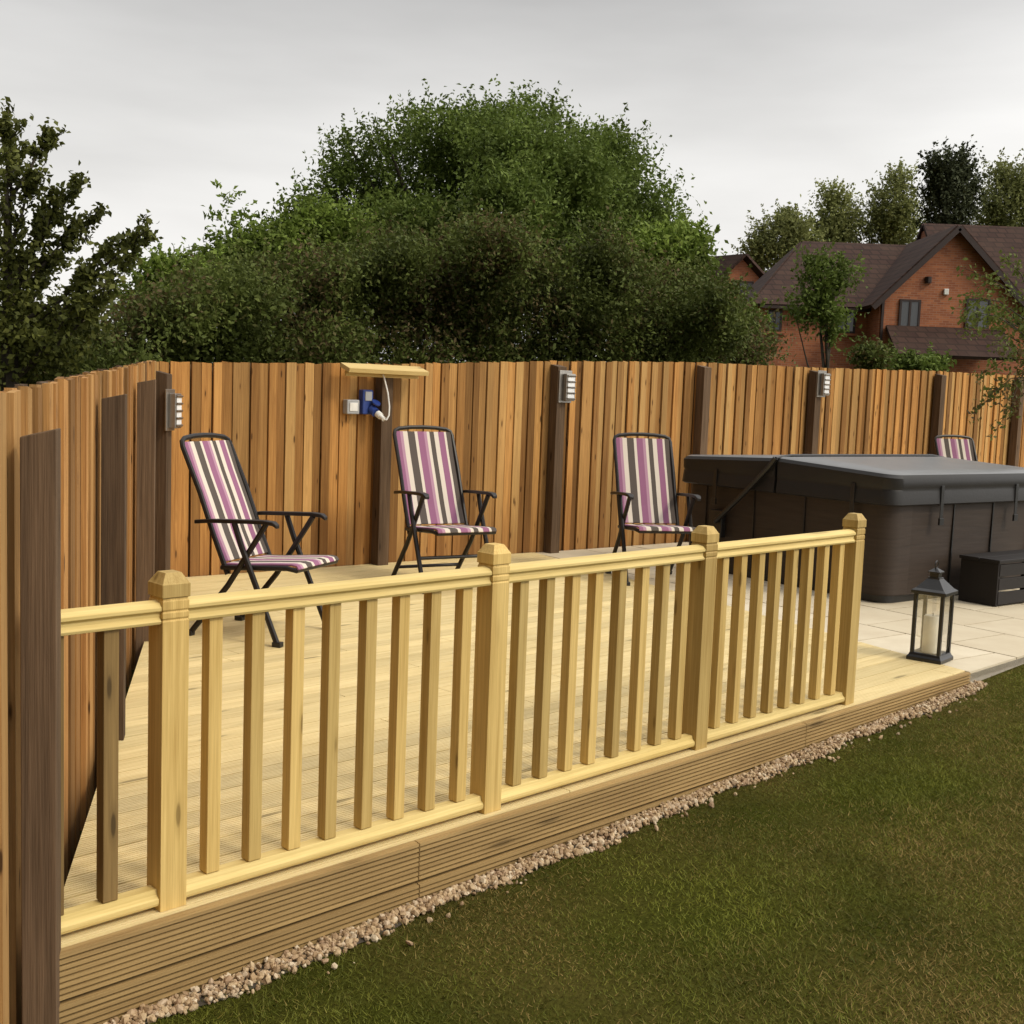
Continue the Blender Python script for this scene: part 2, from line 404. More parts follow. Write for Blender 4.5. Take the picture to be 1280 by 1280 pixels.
mb.prism(p, -.12, -.034); o = mb.build('deck_joists', M['post']); o.location = A0; o.rotation_euler = (0, 0, BROT); tag(o, kind='structure')
xl = -.355; xr = loc2(KC)[0]
mb = MB()
for bz, so_f in ((-.004, 0), (-.134, -.005)):
    for (a, b_) in ((xl, .80), (.804, 3.0), (3.004, xr)):
        mb.box(((a+b_)/2, -.066+so_f, bz-.0615), (b_-a, .018, .122))
        for k in range(8): mb.box(((a+b_)/2, -.079+so_f, bz-.0075-k*.0152), (b_-a, .012, .0092))
o = mb.build('deck_fascia', M['fascia']); o.location = A0; o.rotation_euler = (0, 0, BROT); tag(o, kind='structure')
# patio slabs
def loc3(p): q = p-KC; return (q.dot(ge), q.dot(ee))
def dir3(w): return (w.dot(ge), w.dot(ee))
hp = [(loc3(A0-n*.075), dir3(n)), (loc3(C), dir3(-fn)), (loc3(KC+bnr*.006), dir3(bnr))]
mb = MB(); bed = MB()
p = [(-4, -4), (14, -4), (14, 8), (-4, 8)]
for h in hp: p = clip(p, *h)
bed.prism(p, -.09, -.016)
i = 0; x = .012
while x < 11:
    yy = -4-.3*(i % 2)
    while yy < 7:
        p = [(x, yy), (x+.588, yy), (x+.588, yy+.588), (x, yy+.588)]
        for h in hp: p = clip(p, *h) if p else p
        if len(p) > 2: mb.prism(p, -.05, -.004+random.uniform(-.001, .001))
        yy += .6
    x += .6; i += 1
for b_, nm, mt in ((mb, 'patio', M['slab']), (bed, 'patio_bed', M['mortar'])):
    o = b_.build(nm, mt); o.location = KC; o.rotation_euler = (0, 0, GROT); tag(o, kind='structure')

# gravel strip
phi = (1+5**.5)/2
ico = np.array([(-1, phi, 0), (1, phi, 0), (-1, -phi, 0), (1, -phi, 0), (0, -1, phi), (0, 1, phi), (0, -1, -phi), (0, 1, -phi), (phi, 0, -1), (phi, 0, 1), (-phi, 0, -1), (-phi, 0, 1)])/1.9
icf = np.array([(0, 11, 5), (0, 5, 1), (0, 1, 7), (0, 7, 10), (0, 10, 11), (1, 5, 9), (5, 11, 4), (11, 10, 2), (10, 7, 6), (7, 1, 8), (3, 9, 4), (3, 4, 2), (3, 2, 6), (3, 6, 8), (3, 8, 9), (4, 9, 5), (2, 4, 11), (6, 2, 10), (8, 6, 7), (9, 8, 1)])
ns = 5000
GW = lambda s: .078+.016*np.sin(s*5)+.012*np.sin(s*13)
s = rng.uniform(-.6, xr+.08, ns); q = .094+np.abs(rng.beta(1.1, 1.5, ns))*GW(s)
st_ = rng.random(ns) < .02; q = np.where(st_, q+rng.uniform(0, .10, ns), q)
px = A0.x+d.x*s-n.x*q; py = A0.y+d.y*s-n.y*q; pz = gz(px, py)+rng.uniform(.0, .013, ns)+.008*np.clip(1-(q-.09)/.1, 0, 1)
R = rng.normal(size=(ns, 3, 3)); R = np.linalg.qr(R)[0]
sc = rng.uniform(.004, .0115, (ns, 1, 1))*rng.uniform(.6, 1.25, (ns, 1, 3))
vv = ico[None]*(1+rng.normal(size=(ns, 12, 1))*.18)*sc; vv = np.einsum('nij,nkj->nki', R, vv)+np.stack([px, py, pz], 1)[:, None]
me = bpy.data.meshes.new('gravel'); me.from_pydata(vv.reshape(-1, 3).tolist(), [], (icf[None]+12*np.arange(ns)[:, None, None]).reshape(-1, 3).tolist()); me.materials.append(M['stone'])
o = bpy.data.objects.new('gravel', me); col.objects.link(o); tag(o, 'thin strip of tan and beige gravel along the foot of the deck', 'gravel', kind='stuff')
mb = MB()
for k in range(61):
    ss = -.7+k*(xr+.78)/60
    for qq in (.05, .09+float(GW(ss))*.9):
        w = A0+d*ss-n*qq; mb.v.append((w.x, w.y, float(gz(w.x, w.y))+.005))
mb.f = [[2*k, 2*k+2, 2*k+3, 2*k+1] for k in range(60)]
tag(mb.build('gravel_bed', M['bark']), kind='structure')

# grass
ng = 900000
s = rng.uniform(-1.3, 7.5, ng); q = rng.uniform(.08, 3.6, ng)
px = A0.x+d.x*s-n.x*q; py = A0.y+d.y*s-n.y*q
edge = np.where(s < xr+.08, .092+GW(s)*.92, .10)
thin = .5+.3*np.sin(px*3.1+2*np.sin(py*1.7))*np.sin(py*2.6+1.3)+.25*np.sin(px*7.3+py*4.1)*np.sin(py*6.1-px*2.2)
ok = (q > edge-rng.random(ng)**3*.06) & (px < .46*py+.35) & (py > 2.25) & (rng.random(ng) < np.clip(4.2/py, .45, 1)*np.clip(thin+.2, .22, 1))
px, py = px[ok], py[ok]; k = len(px); pz = gz(px, py)
hh = rng.uniform(.004, .015, k)*(1+.35*np.sin(px*4.1+1)*np.sin(py*3.3)); hh = np.where(rng.random(k) < .010, hh*2.0, hh)
w = rng.uniform(.0009, .0019, k); an = rng.uniform(0, 6.283, k); la = rng.uniform(0, 6.283, k); lm = hh*rng.uniform(.3, 2.2, k)
P0 = np.stack([px, py, pz], 1); W = np.stack([np.cos(an)*w, np.sin(an)*w, 0*w], 1); T = np.stack([np.cos(la)*lm, np.sin(la)*lm, hh], 1)
o = fast_mesh('grass', np.stack([P0-W, P0+W, P0+T], 1).reshape(-1, 3), 3, M['leaf_grass']); tag(o, 'short patchy green lawn grass in front of the deck', 'grass', kind='stuff')

# ------------------------------------------------------------------ balustrade
bal = empty('deck_balustrade', A0, BROT, 'pale new timber balustrade with square posts along the front edge of the deck', 'balustrade')
S = [0, 1.155, 2.30, LEN]
PROF = [(0, .0375), (.768, .0375), (.772, .0345), (.777, .0375), (.790, .0375), (.794, .0345), (.799, .0375), (.820, .0375), (.823, .0355), (.828, .0355), (.830, .0395), (.864, .0395), (.866, .0375), (.892, .022)]
for s_ in S:
    mb = MB(); mb.sq(PROF[:10]); pst = mb.build('post', M['newel'], bal, bevel=.0012); pst.location = (s_, 0, 0)
    mb = MB(); mb.sq([(z + (.0005 if i == 0 else 0), h) for i, (z, h) in enumerate(PROF[9:])]); mb.build('post_cap', M['newel'], pst, bevel=.0012)
def rail_profile(top):
    if top: return [(-.030, .762), (.030, .762), (.033, .770), (.024, .780), (.024, .790), (.034, .797), (.034, .806), (.022, .817), (0, .821), (-.022, .817), (-.034, .806), (-.034, .797), (-.024, .790), (-.024, .780), (-.033, .770)]
    return [(-.030, .016), (.030, .016), (.033, .024), (.033, .034), (.022, .044), (.018, .058), (-.018, .058), (-.022, .044), (-.033, .034), (-.033, .024)]
segs = [(-.345, -.0378)]+[(S[i]+.0378, S[i+1]-.0378) for i in range(3)]
for a, b_ in segs:
    for top in (True, False):
        pr = rail_profile(top); mb = MB(); mb.loft([[(x_, y_, z_) for y_, z_ in pr] for x_ in (0, b_-a)])
        rl = mb.build('top_rail' if top else 'bottom_rail', M['rail'], bal, bevel=.0015); rl.location = (a, 0, 0)
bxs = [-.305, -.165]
for i in range(3):
    a, b_ = S[i], S[i+1]; bxs += [a+(b_-a)*(k+.03*random.uniform(-1, 1))/9 for k in range(1, 9)]
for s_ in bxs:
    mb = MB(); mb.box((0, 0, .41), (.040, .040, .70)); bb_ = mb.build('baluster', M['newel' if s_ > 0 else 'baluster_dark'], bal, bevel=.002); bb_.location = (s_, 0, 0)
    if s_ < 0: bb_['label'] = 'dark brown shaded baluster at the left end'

# ------------------------------------------------------------------ fences
def boards(mb, x0, x1, topf, ysign, y0, wr=(.058, .080), jit=.005, gap=(.003, .010)):
    x = x0; i = 0
    while x < x1:
        w = random.uniform(*wr); g = random.uniform(*gap); yo = y0+ysign*(.016*(i % 2)+random.uniform(0, .012)); t = .018
        zt = topf(x+w/2)+random.uniform(-jit, jit); tl = random.uniform(-.003, .003); zs = random.uniform(-.004, .004)
        tw = random.uniform(-.004, .004)
        a, b_ = yo, yo+ysign*t
        vs = [(x, a, -.25), (x+w, a+tw, -.25), (x+w, b_+tw, -.25), (x, b_, -.25), (x+tl, a, zt+zs), (x+w+tl, a+tw, zt-zs), (x+w+tl, b_+tw, zt-zs), (x+tl, b_, zt+zs)]
        mb.add(vs, [(3, 2, 1, 0), (4, 5, 6, 7), (0, 1, 5, 4), (1, 2, 6, 5), (2, 3, 7, 6), (3, 0, 4, 7)])
        x += w+g; i += 1
def post(mb, x, y, w, zt, slope=.02, rot=0):
    h = w/2; c_, s_ = math.cos(rot), math.sin(rot)
    def q(dx, dy, z): return (x+dx*c_-dy*s_, y+dx*s_+dy*c_, z)
    vs = [q(-h, -h, -.3), q(h, -h, -.3), q(h, h, -.3), q(-h, h, -.3), q(-h, -h, zt-slope), q(h, -h, zt-slope), q(h, h, zt), q(-h, h, zt)]
    mb.add(vs, [(3, 2, 1, 0), (4, 5, 6, 7), (0, 1, 5, 4), (1, 2, 6, 5), (2, 3, 7, 6), (3, 0, 4, 7)])
bt_x = [0, 1.8, 3.53, 5.4, 7.15, 9.55, 14]; bt_z = [1.51, 1.575, 1.68, 1.755, 1.78, 1.84, 1.9]
btop = lambda x: float(np.interp(x, bt_x, bt_z))
bf = empty('timber_fence', C, FROT, 'golden brown vertical board fence running along the back of the deck and hot tub', 'fence')
mb = MB(); boards(mb, -.12, 13.2, btop, 1, .0); mb.build('boards', M['fence'], bf)
mb = MB(); boards(mb, -.10, 13.2, lambda x: btop(x)-.012, 1, .052, (.085, .1), .008, (.0, .002)); mb.build('backing_boards', M['post'], bf)
for x in (1.74, 3.53, 5.4, 7.15, 9.55, 11.4):
    mb = MB(); post(mb, 0, 0, .1, btop(x)-.03); o = mb.build('post', M['post'], bf, bevel=.003); o.location = (x, -.053, 0)
lf = empty('timber_fence', C, LROT, 'vertical board fence along the left side of the deck with dark posts', 'fence')
ltop = lambda x: 1.515-.031*x
mb = MB(); boards(mb, .0, 6.6, ltop, -1, -.056, (.070, .09)); mb.build('boards', M['fence_left'], lf)
mb = MB(); boards(mb, .0, 6.6, lambda x: ltop(x)-.012, -1, -.108, (.085, .1), .008, (.0, .002)); mb.build('backing_boards', M['post'], lf)
LA = -6
NRM = V((math.cos(math.radians(LA)), math.sin(math.radians(LA)), 0))
CP = PY(203, 600, 8.0); CP.z = 0; q_ = CP-C; cpl = (q_.dot(ld), q_.dot(ln))
for x, y_, zt, w_, rt_ in ((cpl[0], cpl[1], 1.445, .09, math.radians(LA+90)-LROT), (2.04, 0, 1.385, .09, 0), (3.84, 0, 1.325, .085, 0), (5.64, .0, 1.262, .078, 0)):
    mb = MB(); post(mb, 0, 0, w_, zt, .02, rt_); o = mb.build('post', M['post'], lf, bevel=.003); o.location = (x, y_, 0)

# ------------------------------------------------------------------ wall lights
def make_light(label):
    r = empty('wall_light', label=label, cat='wall light', group='steel wall lights on the fence posts')
    mb = MB(); mb.box((-.008, -.006, 0), (.145, .012, .28)); mb.build('back_plate', M['steel'], r, bevel=.003)
    mb = MB(); mb.box((.012, -.036, -.005), (.105, .048, .235)); h = mb.build('housing', M['steel'], r, bevel=.006)
    mb = MB(); mb.box((.012, -.0625, -.005), (.078, .005, .195)); le = mb.build('lens', M['lens'], h, bevel=.002)
    for k in range(5):
        mb = MB(); mb.box((.012, -.068, -.103+k*.049), (.09, .012, .014), Matrix.Rotation(.4, 3, 'X')); mb.build('louvre', M['steel'], h, bevel=.002)
    return r
def place_f(o, x, y, z): p = C+fd*x+fn*y; o.location = (p.x, p.y, z); o.rotation_euler = (0, 0, FROT)
l1 = make_light('steel louvred wall light on the post between the socket and the third chair'); place_f(l1, 3.57, -.104, 1.46)
l2 = copy_tree(l1); l2['label'] = 'steel louvred wall light on the post behind the hot tub'; place_f(l2, 7.19, -.104, 1.61)
l3 = copy_tree(l1); l3['label'] = 'steel louvred wall light near the left corner of the fence, above the first chair'
p = CP+NRM*.046; l3.location = (p.x, p.y, 1.185); l3.rotation_euler = (0, 0, math.radians(LA+90))

# ------------------------------------------------------------------ shelf, sockets, cables
sh = empty('rain_canopy', label='pale timber rain canopy board fixed to the fence top above the sockets', cat='canopy')
place_f(sh, 1.68, -.105, 1.53)
mb = MB(); mb.box((0, -.05, 0), (.72, .14, .034), Matrix.Rotation(.30, 3, 'X')); mb.build('board', M['shelf'], sh, bevel=.002)
mb = MB(); mb.box((0, -.010, -.042), (.66, .022, .04)); mb.build('batten', M['shelf'], sh, bevel=.002)
so = empty('switch_box', label='grey weatherproof switch box on the fence left of the blue socket', cat='switch'); place_f(so, 1.455, -.002, 1.235)
mb = MB(); mb.box((0, -.035, 0), (.11, .07, .11)); bx = mb.build('case', M['grey'], so, bevel=.008)
mb = MB(); mb.box((0, -.073, 0), (.07, .008, .065)); mb.build('cover', M['white'], bx, bevel=.003)
bl = empty('power_socket', label='blue outdoor power socket with grey switch window on the fence under the canopy', cat='socket'); place_f(bl, 1.585, -.002, 1.275)
mb = MB(); mb.box((0, -.035, 0), (.095, .07, .19)); cs = mb.build('case', M['blue'], bl, bevel=.01)
mb = MB(); mb.box((0, -.073, .045), (.06, .01, .07)); mb.build('switch_window', M['grey'], cs, bevel=.003)
def cyl(mb, c, ax, r, h, n_=18):
    c = V(c); ax = V(ax).normalized(); mb.tube([c, c+ax*h], r, n_)
mb = MB(); cyl(mb, (.03, -.064, -.05), (.2, -.85, -.5), .035, .06); mb.build('socket_ring', M['blue'], bl, True)
mb = MB(); cyl(mb, (.05, -.10, -.008), (.1, -.6, .8), .035, .012); mb.build('lid', M['blue'], bl, True)
pg = empty('power_plug', label='white plug and looping white lead pushed into the blue socket', cat='plug'); place_f(pg, 1.638, -.135, 1.19)
mb = MB(); cyl(mb, (0, .01, .0), (.2, -.85, -.5), .027, .04); cyl(mb, (.004, -.025, -.018), (.2, -.85, -.5), .018, .045); mb.build('body', M['white'], pg, True)
mb = MB(); mb.tube([(.012, -.06, -.04), (.028, -.075, -.045), (.05, -.075, -.01), (.058, -.065, .06), (.05, -.05, .16), (.038, -.03, .24), (.03, -.01, .30)], .0065, 8)
mb.build('cable', M['white'], pg, True)

# ------------------------------------------------------------------ chairs
def make_chair(label):
    r = empty('garden_chair', label=label, cat='chair', group='striped folding garden chairs along the fence')
    fr = M['chair']
    def sling(name, prof, w, t):
        mb = MB(); P = [V((0, a, b)) for a, b in prof]
        rings = []
        for i, p in enumerate(P):
            tg = (P[min(i+1, len(P)-1)]-P[max(i-1, 0)]).normalized(); nr = V((0, -tg.z, tg.y))
            if nr.z < 0 and abs(nr.z) > abs(nr.y): nr = -nr
            rings.append([p+V((sx*w/2, 0, 0))+nr*sn*t/2 for sx, sn in ((-1, -1), (-1, 1), (1, 1), (1, -1))])
        mb.loft(rings); return mb.build(name, M['stripe'], r, bevel=.003)
    sling('seat', [(-.282, .420), (-.270, .438), (-.24, .442), (-.1, .432), (.08, .415), (.19, .41)], .45, .010)
    sling('backrest', [(.185, .425), (.25, .56), (.325, .74), (.395, .90), (.462, 1.068)], .44, .014)
    mb = MB()
    bp = [(-.231, .155, .36), (-.231, .25, .575), (-.231, .34, .80), (-.231, .455, 1.045)]
    arch = [(-.222, .466, 1.072), (-.19, .474, 1.088), (-.10, .479, 1.098), (0, .480, 1.101)]
    full = bp+arch+[(-x, y_, z) for x, y_, z in reversed(arch[:-1])]+[(-x, y_, z) for x, y_, z in reversed(bp)]
    mb.tube(full, .0145, 8); mb.build('back_frame', fr, r, True)
    mb = MB(); mb.tube([(-.237, .19, .395), (-.237, -.22, .424), (-.22, -.266, .414), (.22, -.266, .414), (.237, -.22, .424), (.237, .19, .395)], .0145, 8); mb.build('seat_frame', fr, r, True)
    for sx in (-1, 1):
        x = .262*sx
        mb = MB()
        prof = [(.345, .640, .014), (.24, .652, .019), (.05, .662, .023), (-.09, .668, .025), (-.15, .664, .023), (-.175, .648, .017)]
        mb.loft([[(x-w, y_, z-.012), (x+w, y_, z-.012), (x+w, y_, z+.010), (x-w, y_, z+.010)] for y_, z, w in prof]); mb.build('armrest', fr, r, True, bevel=.005)
        mb = MB(); mb.tube([(x*.96, -.095, .655), (x*.96, -.05, .585), (x*.96, .14, .30), (x*.96, .38, .012)], .0165, 8); lg = mb.build('leg', fr, r, True)
        mb = MB(); mb.box((x*.96, .385, .014), (.040, .052, .028)); mb.build('foot_cap', M['black'], lg, bevel=.004)
        mb = MB(); mb.tube([(x*1.04, .09, .65), (x*1.04, .04, .52), (x*1.04, -.19, .012)], .0165, 8); lg = mb.build('leg', fr, r, True)
        mb = MB(); mb.box((x*1.04, -.192, .014), (.040, .052, .028)); mb.build('foot_cap', M['black'], lg, bevel=.004)
    mb = MB(); mb.tube([(-.25, .30, .108), (.25, .30, .108)], .012, 8); mb.build('crossbar', fr, r, True)
    mb = MB(); mb.tube([(-.272, -.093, .226), (.272, -.093, .226)], .012, 8); mb.build('crossbar', fr, r, True)
    return r
def put(o, x, y, hx, hy, sc_=1.05): o.location = (x, y, 0); o.rotation_euler = (0, 0, math.atan2(hx, -hy)); o.scale = (sc_, sc_, sc_)
c1 = make_chair('striped folding garden chair turned sideways beside the left fence'); put(c1, -1.30, 6.46, .94, -.34, .985)
c2 = copy_tree(c1); c2['label'] = 'striped folding garden chair standing by the fence to the right of the blue socket'; put(c2, -.44, 8.28, .50, -.86, 1.01)
c3 = copy_tree(c1); c3['label'] = 'striped folding garden chair by the fence next to the hot tub'; put(c3, 1.10, 8.9, .20, -.98, 1.0)
c4 = copy_tree(c1); c4['label'] = 'striped garden chair mostly hidden behind the hot tub'; put(c4, 4.96, 12.65, .22, -.97, 1.0)

# ------------------------------------------------------------------ hot tub
NC = PZ(1106, 757); TC = NC+(ge+ee)*1.035
tub = empty('hot_tub', TC, GROT, 'dark brown hot tub with closed dark grey vinyl cover', 'hot tub')
tub.scale = (1.01, 1.01, 1)
def rsq(h, r, k=8):
    out = []
    for cx, cy, a0 in ((h-r, h-r, 0), (-(h-r), h-r, 90), (-(h-r), -(h-r), 180), (h-r, -(h-r), 270)):
        for i in range(k+1):
            a = math.radians(a0+90*i/k); out.append((cx+r*math.cos(a), cy+r*math.sin(a)))
    return out
mb = MB(); mb.loft([[(x, y_, z) for x, y_ in rsq(h, .13)] for z, h in ((.05, .985), (.79, 1.0))]); cab = mb.build('cabinet', M['cab'], tub, True)
mb = MB(); mb.loft([[(x, y_, z) for x, y_ in rsq(h, .12)] for z, h in ((-.01, .965), (.055, .965))]); mb.build('plinth', M['black'], tub, True)
for a in range(4):
    rt = Matrix.Rotation(a*math.pi/2, 3, 'Z'); k = 8
    arc0 = [(.878+.13*math.cos(math.radians(90*i/k)), .878+.13*math.sin(math.radians(90*i/k))) for i in range(k+1)]
    arc = [(1.008, .76)]+arc0+[(.76, 1.008)]; inn = [(.76, .97), (.92, .92), (.97, .76)]
    mb = MB(); mb.loft([[rt @ V((x, y_, z)) for x, y_ in arc+inn] for z in (.06, .785)]); mb.build('corner_panel', M['cab'], tub, True)
    for t in (-.25, .25):
        mb = MB(); mb.box(rt @ V((1.0, t, .42)), (.012, .012, .70), rt); mb.build('panel_seam', M['black'], tub)
for sgn in (-1, 1):
    h = 1.05; r_ = .11; k = 6
    poly = [(h, .012)]+[(h-r_+r_*math.cos(math.radians(90*i/k)), h-r_+r_*math.sin(math.radians(90*i/k))) for i in range(k+1)]
    poly += [(-x, y_) for x, y_ in reversed(poly)]
    zt = lambda y_: .975-.05*y_/h
    def rg(f_, z, o_=.012): return [(x*f_, sgn*(o_+(y_-.012)*f_), z if isinstance(z, float) else z(y_)) for x, y_ in poly]
    rings = [rg(.998, .70), rg(1.010, .71), rg(1.004, .80), rg(1.0, .815), rg(1.006, .83), rg(1.008, lambda y_: zt(y_)-.03), rg(.99, lambda y_: zt(y_)-.006)]
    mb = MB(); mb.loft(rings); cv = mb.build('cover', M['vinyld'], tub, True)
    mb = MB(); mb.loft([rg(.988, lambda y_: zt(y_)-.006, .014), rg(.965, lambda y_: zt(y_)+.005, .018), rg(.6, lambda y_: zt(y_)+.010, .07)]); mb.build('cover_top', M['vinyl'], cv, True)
def strap(x, y_, face):
    mb = MB()
    if face == 'x': mb.box((-1.064, y_, .71), (.006, .035, .26)); mb.box((-1.066, y_, .58), (.016, .05, .05))
    else: mb.box((x, -1.064, .71), (.035, .006, .26)); mb.box((x, -1.066, .58), (.05, .016, .05))
    mb.build('strap', M['black'], tub, bevel=.002)
strap(0, -.72, 'x'); strap(0, .62, 'x'); strap(-.5, 0, 'y'); strap(.45, 0, 'y')
mb = MB(); mb.tube([(-1.08, .58, .42), (-1.085, .3, .66), (-1.08, .05, .90), (-1.07, .0, .97)], .022, 8); mb.build('lifter_arm', M['black'], tub, True)
mb = MB(); mb.box((-1.035, .6, .40), (.05, .14, .22)); mb.build('lifter_bracket', M['black'], tub, bevel=.005)
mb = MB(); mb.tube([(-1.07, .0, .968), (-.9, 0, .988), (.9, 0, .988), (1.07, 0, .968)], .012, 8); mb.build('lifter_bar', M['black'], tub, True)
# step
sp0 = TC+ge*(.13)-ee*(1.09); st = empty('hot_tub_step', sp0, GROT, 'small dark slatted step in front of the hot tub', 'step')
z = .335
for k in range(2):
    mb = MB(); mb.box((0, -.10-.165*k, z-.0125), (.86, .158, .025)); mb.build('tread', M['stepm'], st, bevel=.004)
for k, (za, zb) in enumerate(((.215, .30), (.115, .20), (.01, .10))):
    mb = MB(); mb.box((0, -.325, (za+zb)/2), (.80, .02, zb-za)); mb.build('riser', M['stepm'], st, bevel=.003)
for sx in (-1, 1):
    mb = MB(); mb.box((sx*.405, -.18, (z-.026)/2), (.024, .30, z-.026)); mb.build('side_panel', M['stepm'], st, bevel=.003)

# ------------------------------------------------------------------ lantern
la = empty('candle_lantern', PZ(1162, 824), BROT+.1, 'black metal glass sided lantern with white candle on the deck end', 'lantern')
mb = MB(); mb.sq([(0, .097), (.018, .097), (.03, .088), (.042, .084)]); mb.build('base', M['black'], la, bevel=.002)
for sx in (-1, 1):
    for sy in (-1, 1):
        mb = MB(); mb.box((sx*.074, sy*.074, .208), (.018, .018, .335)); mb.build('upright', M['black'], la)
mb = MB(); mb.sq([(.368, .083), (.372, .096), (.390, .096), (.402, .078), (.455, .033), (.462, .033)]); rf = mb.build('roof', M['black'], la, bevel=.0015)
mb = MB(); mb.sq([(.4625, .024), (.485, .024), (.487, .034), (.494, .034), (.512, .008)]); mb.build('chimney', M['black'], rf)
mb = MB(); mb.tube([(.022*math.sin(a), 0, .53+.022*math.cos(a)) for a in np.linspace(0, 2*math.pi, 17)], .0035, 6); mb.build('ring', M['black'], rf, True)
for k in range(4):
    rt = Matrix.Rotation(k*math.pi/2, 3, 'Z'); mb = MB(); mb.box(rt @ V((.072, 0, .205)), (.002, .128, .325), rt); mb.build('glass_pane', M['glass'], la)
cd = empty('candle', la.location+V((0, 0, .0422)), 0, 'thick white candle inside the black lantern', 'candle')
mb = MB(); mb.lathe([(0, .046), (.20, .046), (.205, .042), (.202, .012)], 20); mb.build('wax', M['wax'], cd, True)
mb = MB(); mb.tube([(0, 0, .195), (.001, 0, .22)], .002, 6); mb.build('wick', M['black'], cd)

# ------------------------------------------------------------------ houses
def win(parent, org, x0, x1, z0, z1, y):
    t = .07; mb = MB(); w = x1-x0; cx = (x0+x1)/2
    mb.box((cx, y, z0+t/2), (w, .09, t)); mb.box((cx, y, z1-t/2), (w, .09, t))
    for xx in (x0+t/2, x1-t/2, cx): mb.box((xx, y, (z0+z1)/2), (t, .09, z1-z0-2*t))
    f = mb.build('window', M['upvc'], parent, origin=org)
    mb = MB(); mb.box((cx, y-.005, (z0+z1)/2), (w-.1, .02, z1-z0-.1)); mb.build('pane', M['pane'], f, origin=org)
    mb = MB(); mb.box((cx, y-.04, z0-.05), (w+.2, .16, .08)); mb.build('sill', M['brick'], f, origin=org)
YH = 40.0
g0, g1 = PY(1100, 375, YH), PY(1278, 375, YH); ez = PY(1105, 374, YH).z
org = V((g0.x, YH, -.06)); hs = empty('brick_house', org, 0, 'red brick two storey house with gable and brown tiled roofs behind the hot tub', 'house')
mid = (g0.x+g1.x)/2; pz_ = PY(1188, 281, YH).z-.12; YW = YH+1.3; YB = YH+8
mb = MB()
mb.loft([[(g0.x, y_, -.1), (g1.x, y_, -.1), (g1.x, y_, ez), (mid, y_, pz_), (g0.x, y_, ez)] for y_ in (YH, YB)])
w0 = PY(950, 380, YW).x; we = PY(1000, 379, YW).z
mb.box(((w0+g0.x)/2, (YW+YB)/2, (we-.1)/2), (g0.x-w0-.004, YB-YW, we+.1))
mx1 = g1.x+7
mb.box(((g1.x+mx1)/2, (YW+YB)/2, (ez-.1)/2), (mx1-g1.x-.004, YB-YW, ez+.1))
mb.build('wall', M['brick'], hs, origin=org)
def slab(mb, pts, t=.12):
    a = [V(p) for p in pts]; nr = (a[1]-a[0]).cross(a[2]-a[0]).normalized()
    if nr.z < 0: nr = -nr
    mb.loft([a, [p+nr*t for p in a]])
sl = (pz_-ez)/(mid-g0.x)
mb = MB()
slab(mb, [(g0.x-.3, YH-.3, ez-.3*sl), (mid, YH-.3, pz_), (mid, YB, pz_), (g0.x-.3, YB, ez-.3*sl)])
slab(mb, [(g1.x+.3, YH-.3, ez-.3*sl), (mid, YH-.3, pz_+.002), (mid, YB, pz_+.002), (g1.x+.3, YB, ez-.3*sl)])
mb.build('gable_roof', M['tile'], hs, origin=org)
mb = MB()
YR = (YW+YB)/2; wr = PY(1060, 307, YR).z; hx0 = PY(1003, 310, YR).x
sl2 = (wr-we)/(YR-YW)
E0 = (w0-.35, YW-.25, we-.25*sl2); E1 = (g0.x+2.2, YW-.25, we-.25*sl2); R0 = (hx0, YR, wr); R1 = (g0.x+2.2, YR, wr); B0 = (w0-.35, YB+.4, we-.4*sl2); B1 = (g0.x+2.2, YB+.4, we-.4*sl2)
slab(mb, [E0, E1, R1, R0]); slab(mb, [E0, R0, B0]); slab(mb, [B0, R0, R1, B1])
rr = mb.build('wing_roof', M['tile'], hs, origin=org)
mb = MB(); mr = PY(1250, 286, YR).z; ss = (mr-ez)/(YR-YW)
slab(mb, [(mid+.4, YW-.4, ez-.4*ss), (mx1, YW-.4, ez-.4*ss), (mx1, YR, mr), (mid+.4, YR, mr)]); slab(mb, [(mid+.4, YB+.4, ez-.4*ss), (mx1, YB+.4, ez-.4*ss), (mx1, YR, mr), (mid+.4, YR, mr)])
mb.build('main_roof', M['tile'], hs, origin=org)
ch = PY(1152, 312, YR+1); ct = PY(1152, 297, YR+1)
mb = MB(); mb.box((ch.x, YR, (ch.z+ct.z)/2-.6), (.6, .55, ct.z-ch.z+1.4)); chm = mb.build('chimney', M['brick'], rr, origin=org)
mb = MB(); mb.lathe([(0, .12), (.25, .09)], 10, (ch.x, YR, ct.z+.1)); mb.build('chimney_pot', M['brick'], chm, origin=org)
for sx in (-1, 1):
    mb = MB(); xe = mid+sx*(mid-g0.x+.3); mb.bar((xe, YH-.33, ez-.3*sl-.02), (mid-sx*.002, YH-.33, pz_-.02), .03, .17); mb.build('barge_board', M['upvc'], hs, origin=org)
for (u0, u1, v0, v1) in ((1122, 1151, 375, 412), (1205, 1238, 374, 411)):
    a = PY(u0, v1, YH); b_ = PY(u1, v0, YH); win(hs, org, a.x, b_.x, a.z, b_.z, YH-.02)
for (u0, u1, v0, v1) in ((958, 978, 388, 414), (1044, 1070, 388, 416)):
    a = PY(u0, v1, YW); b_ = PY(u1, v0, YW); win(hs, org, a.x, b_.x, a.z, b_.z, YW-.02)
a = PY(1118, 446, YH-1.2); b_ = PY(1240, 415, YH-.05)
mb = MB(); slab(mb, [(a.x, YH-1.4, a.z), (g1.x-.6, YH-1.4, a.z), (g1.x-.6, YH-.01, b_.z), (a.x, YH-.01, b_.z)]); mb.build('porch_roof', M['tile'], hs, origin=org)
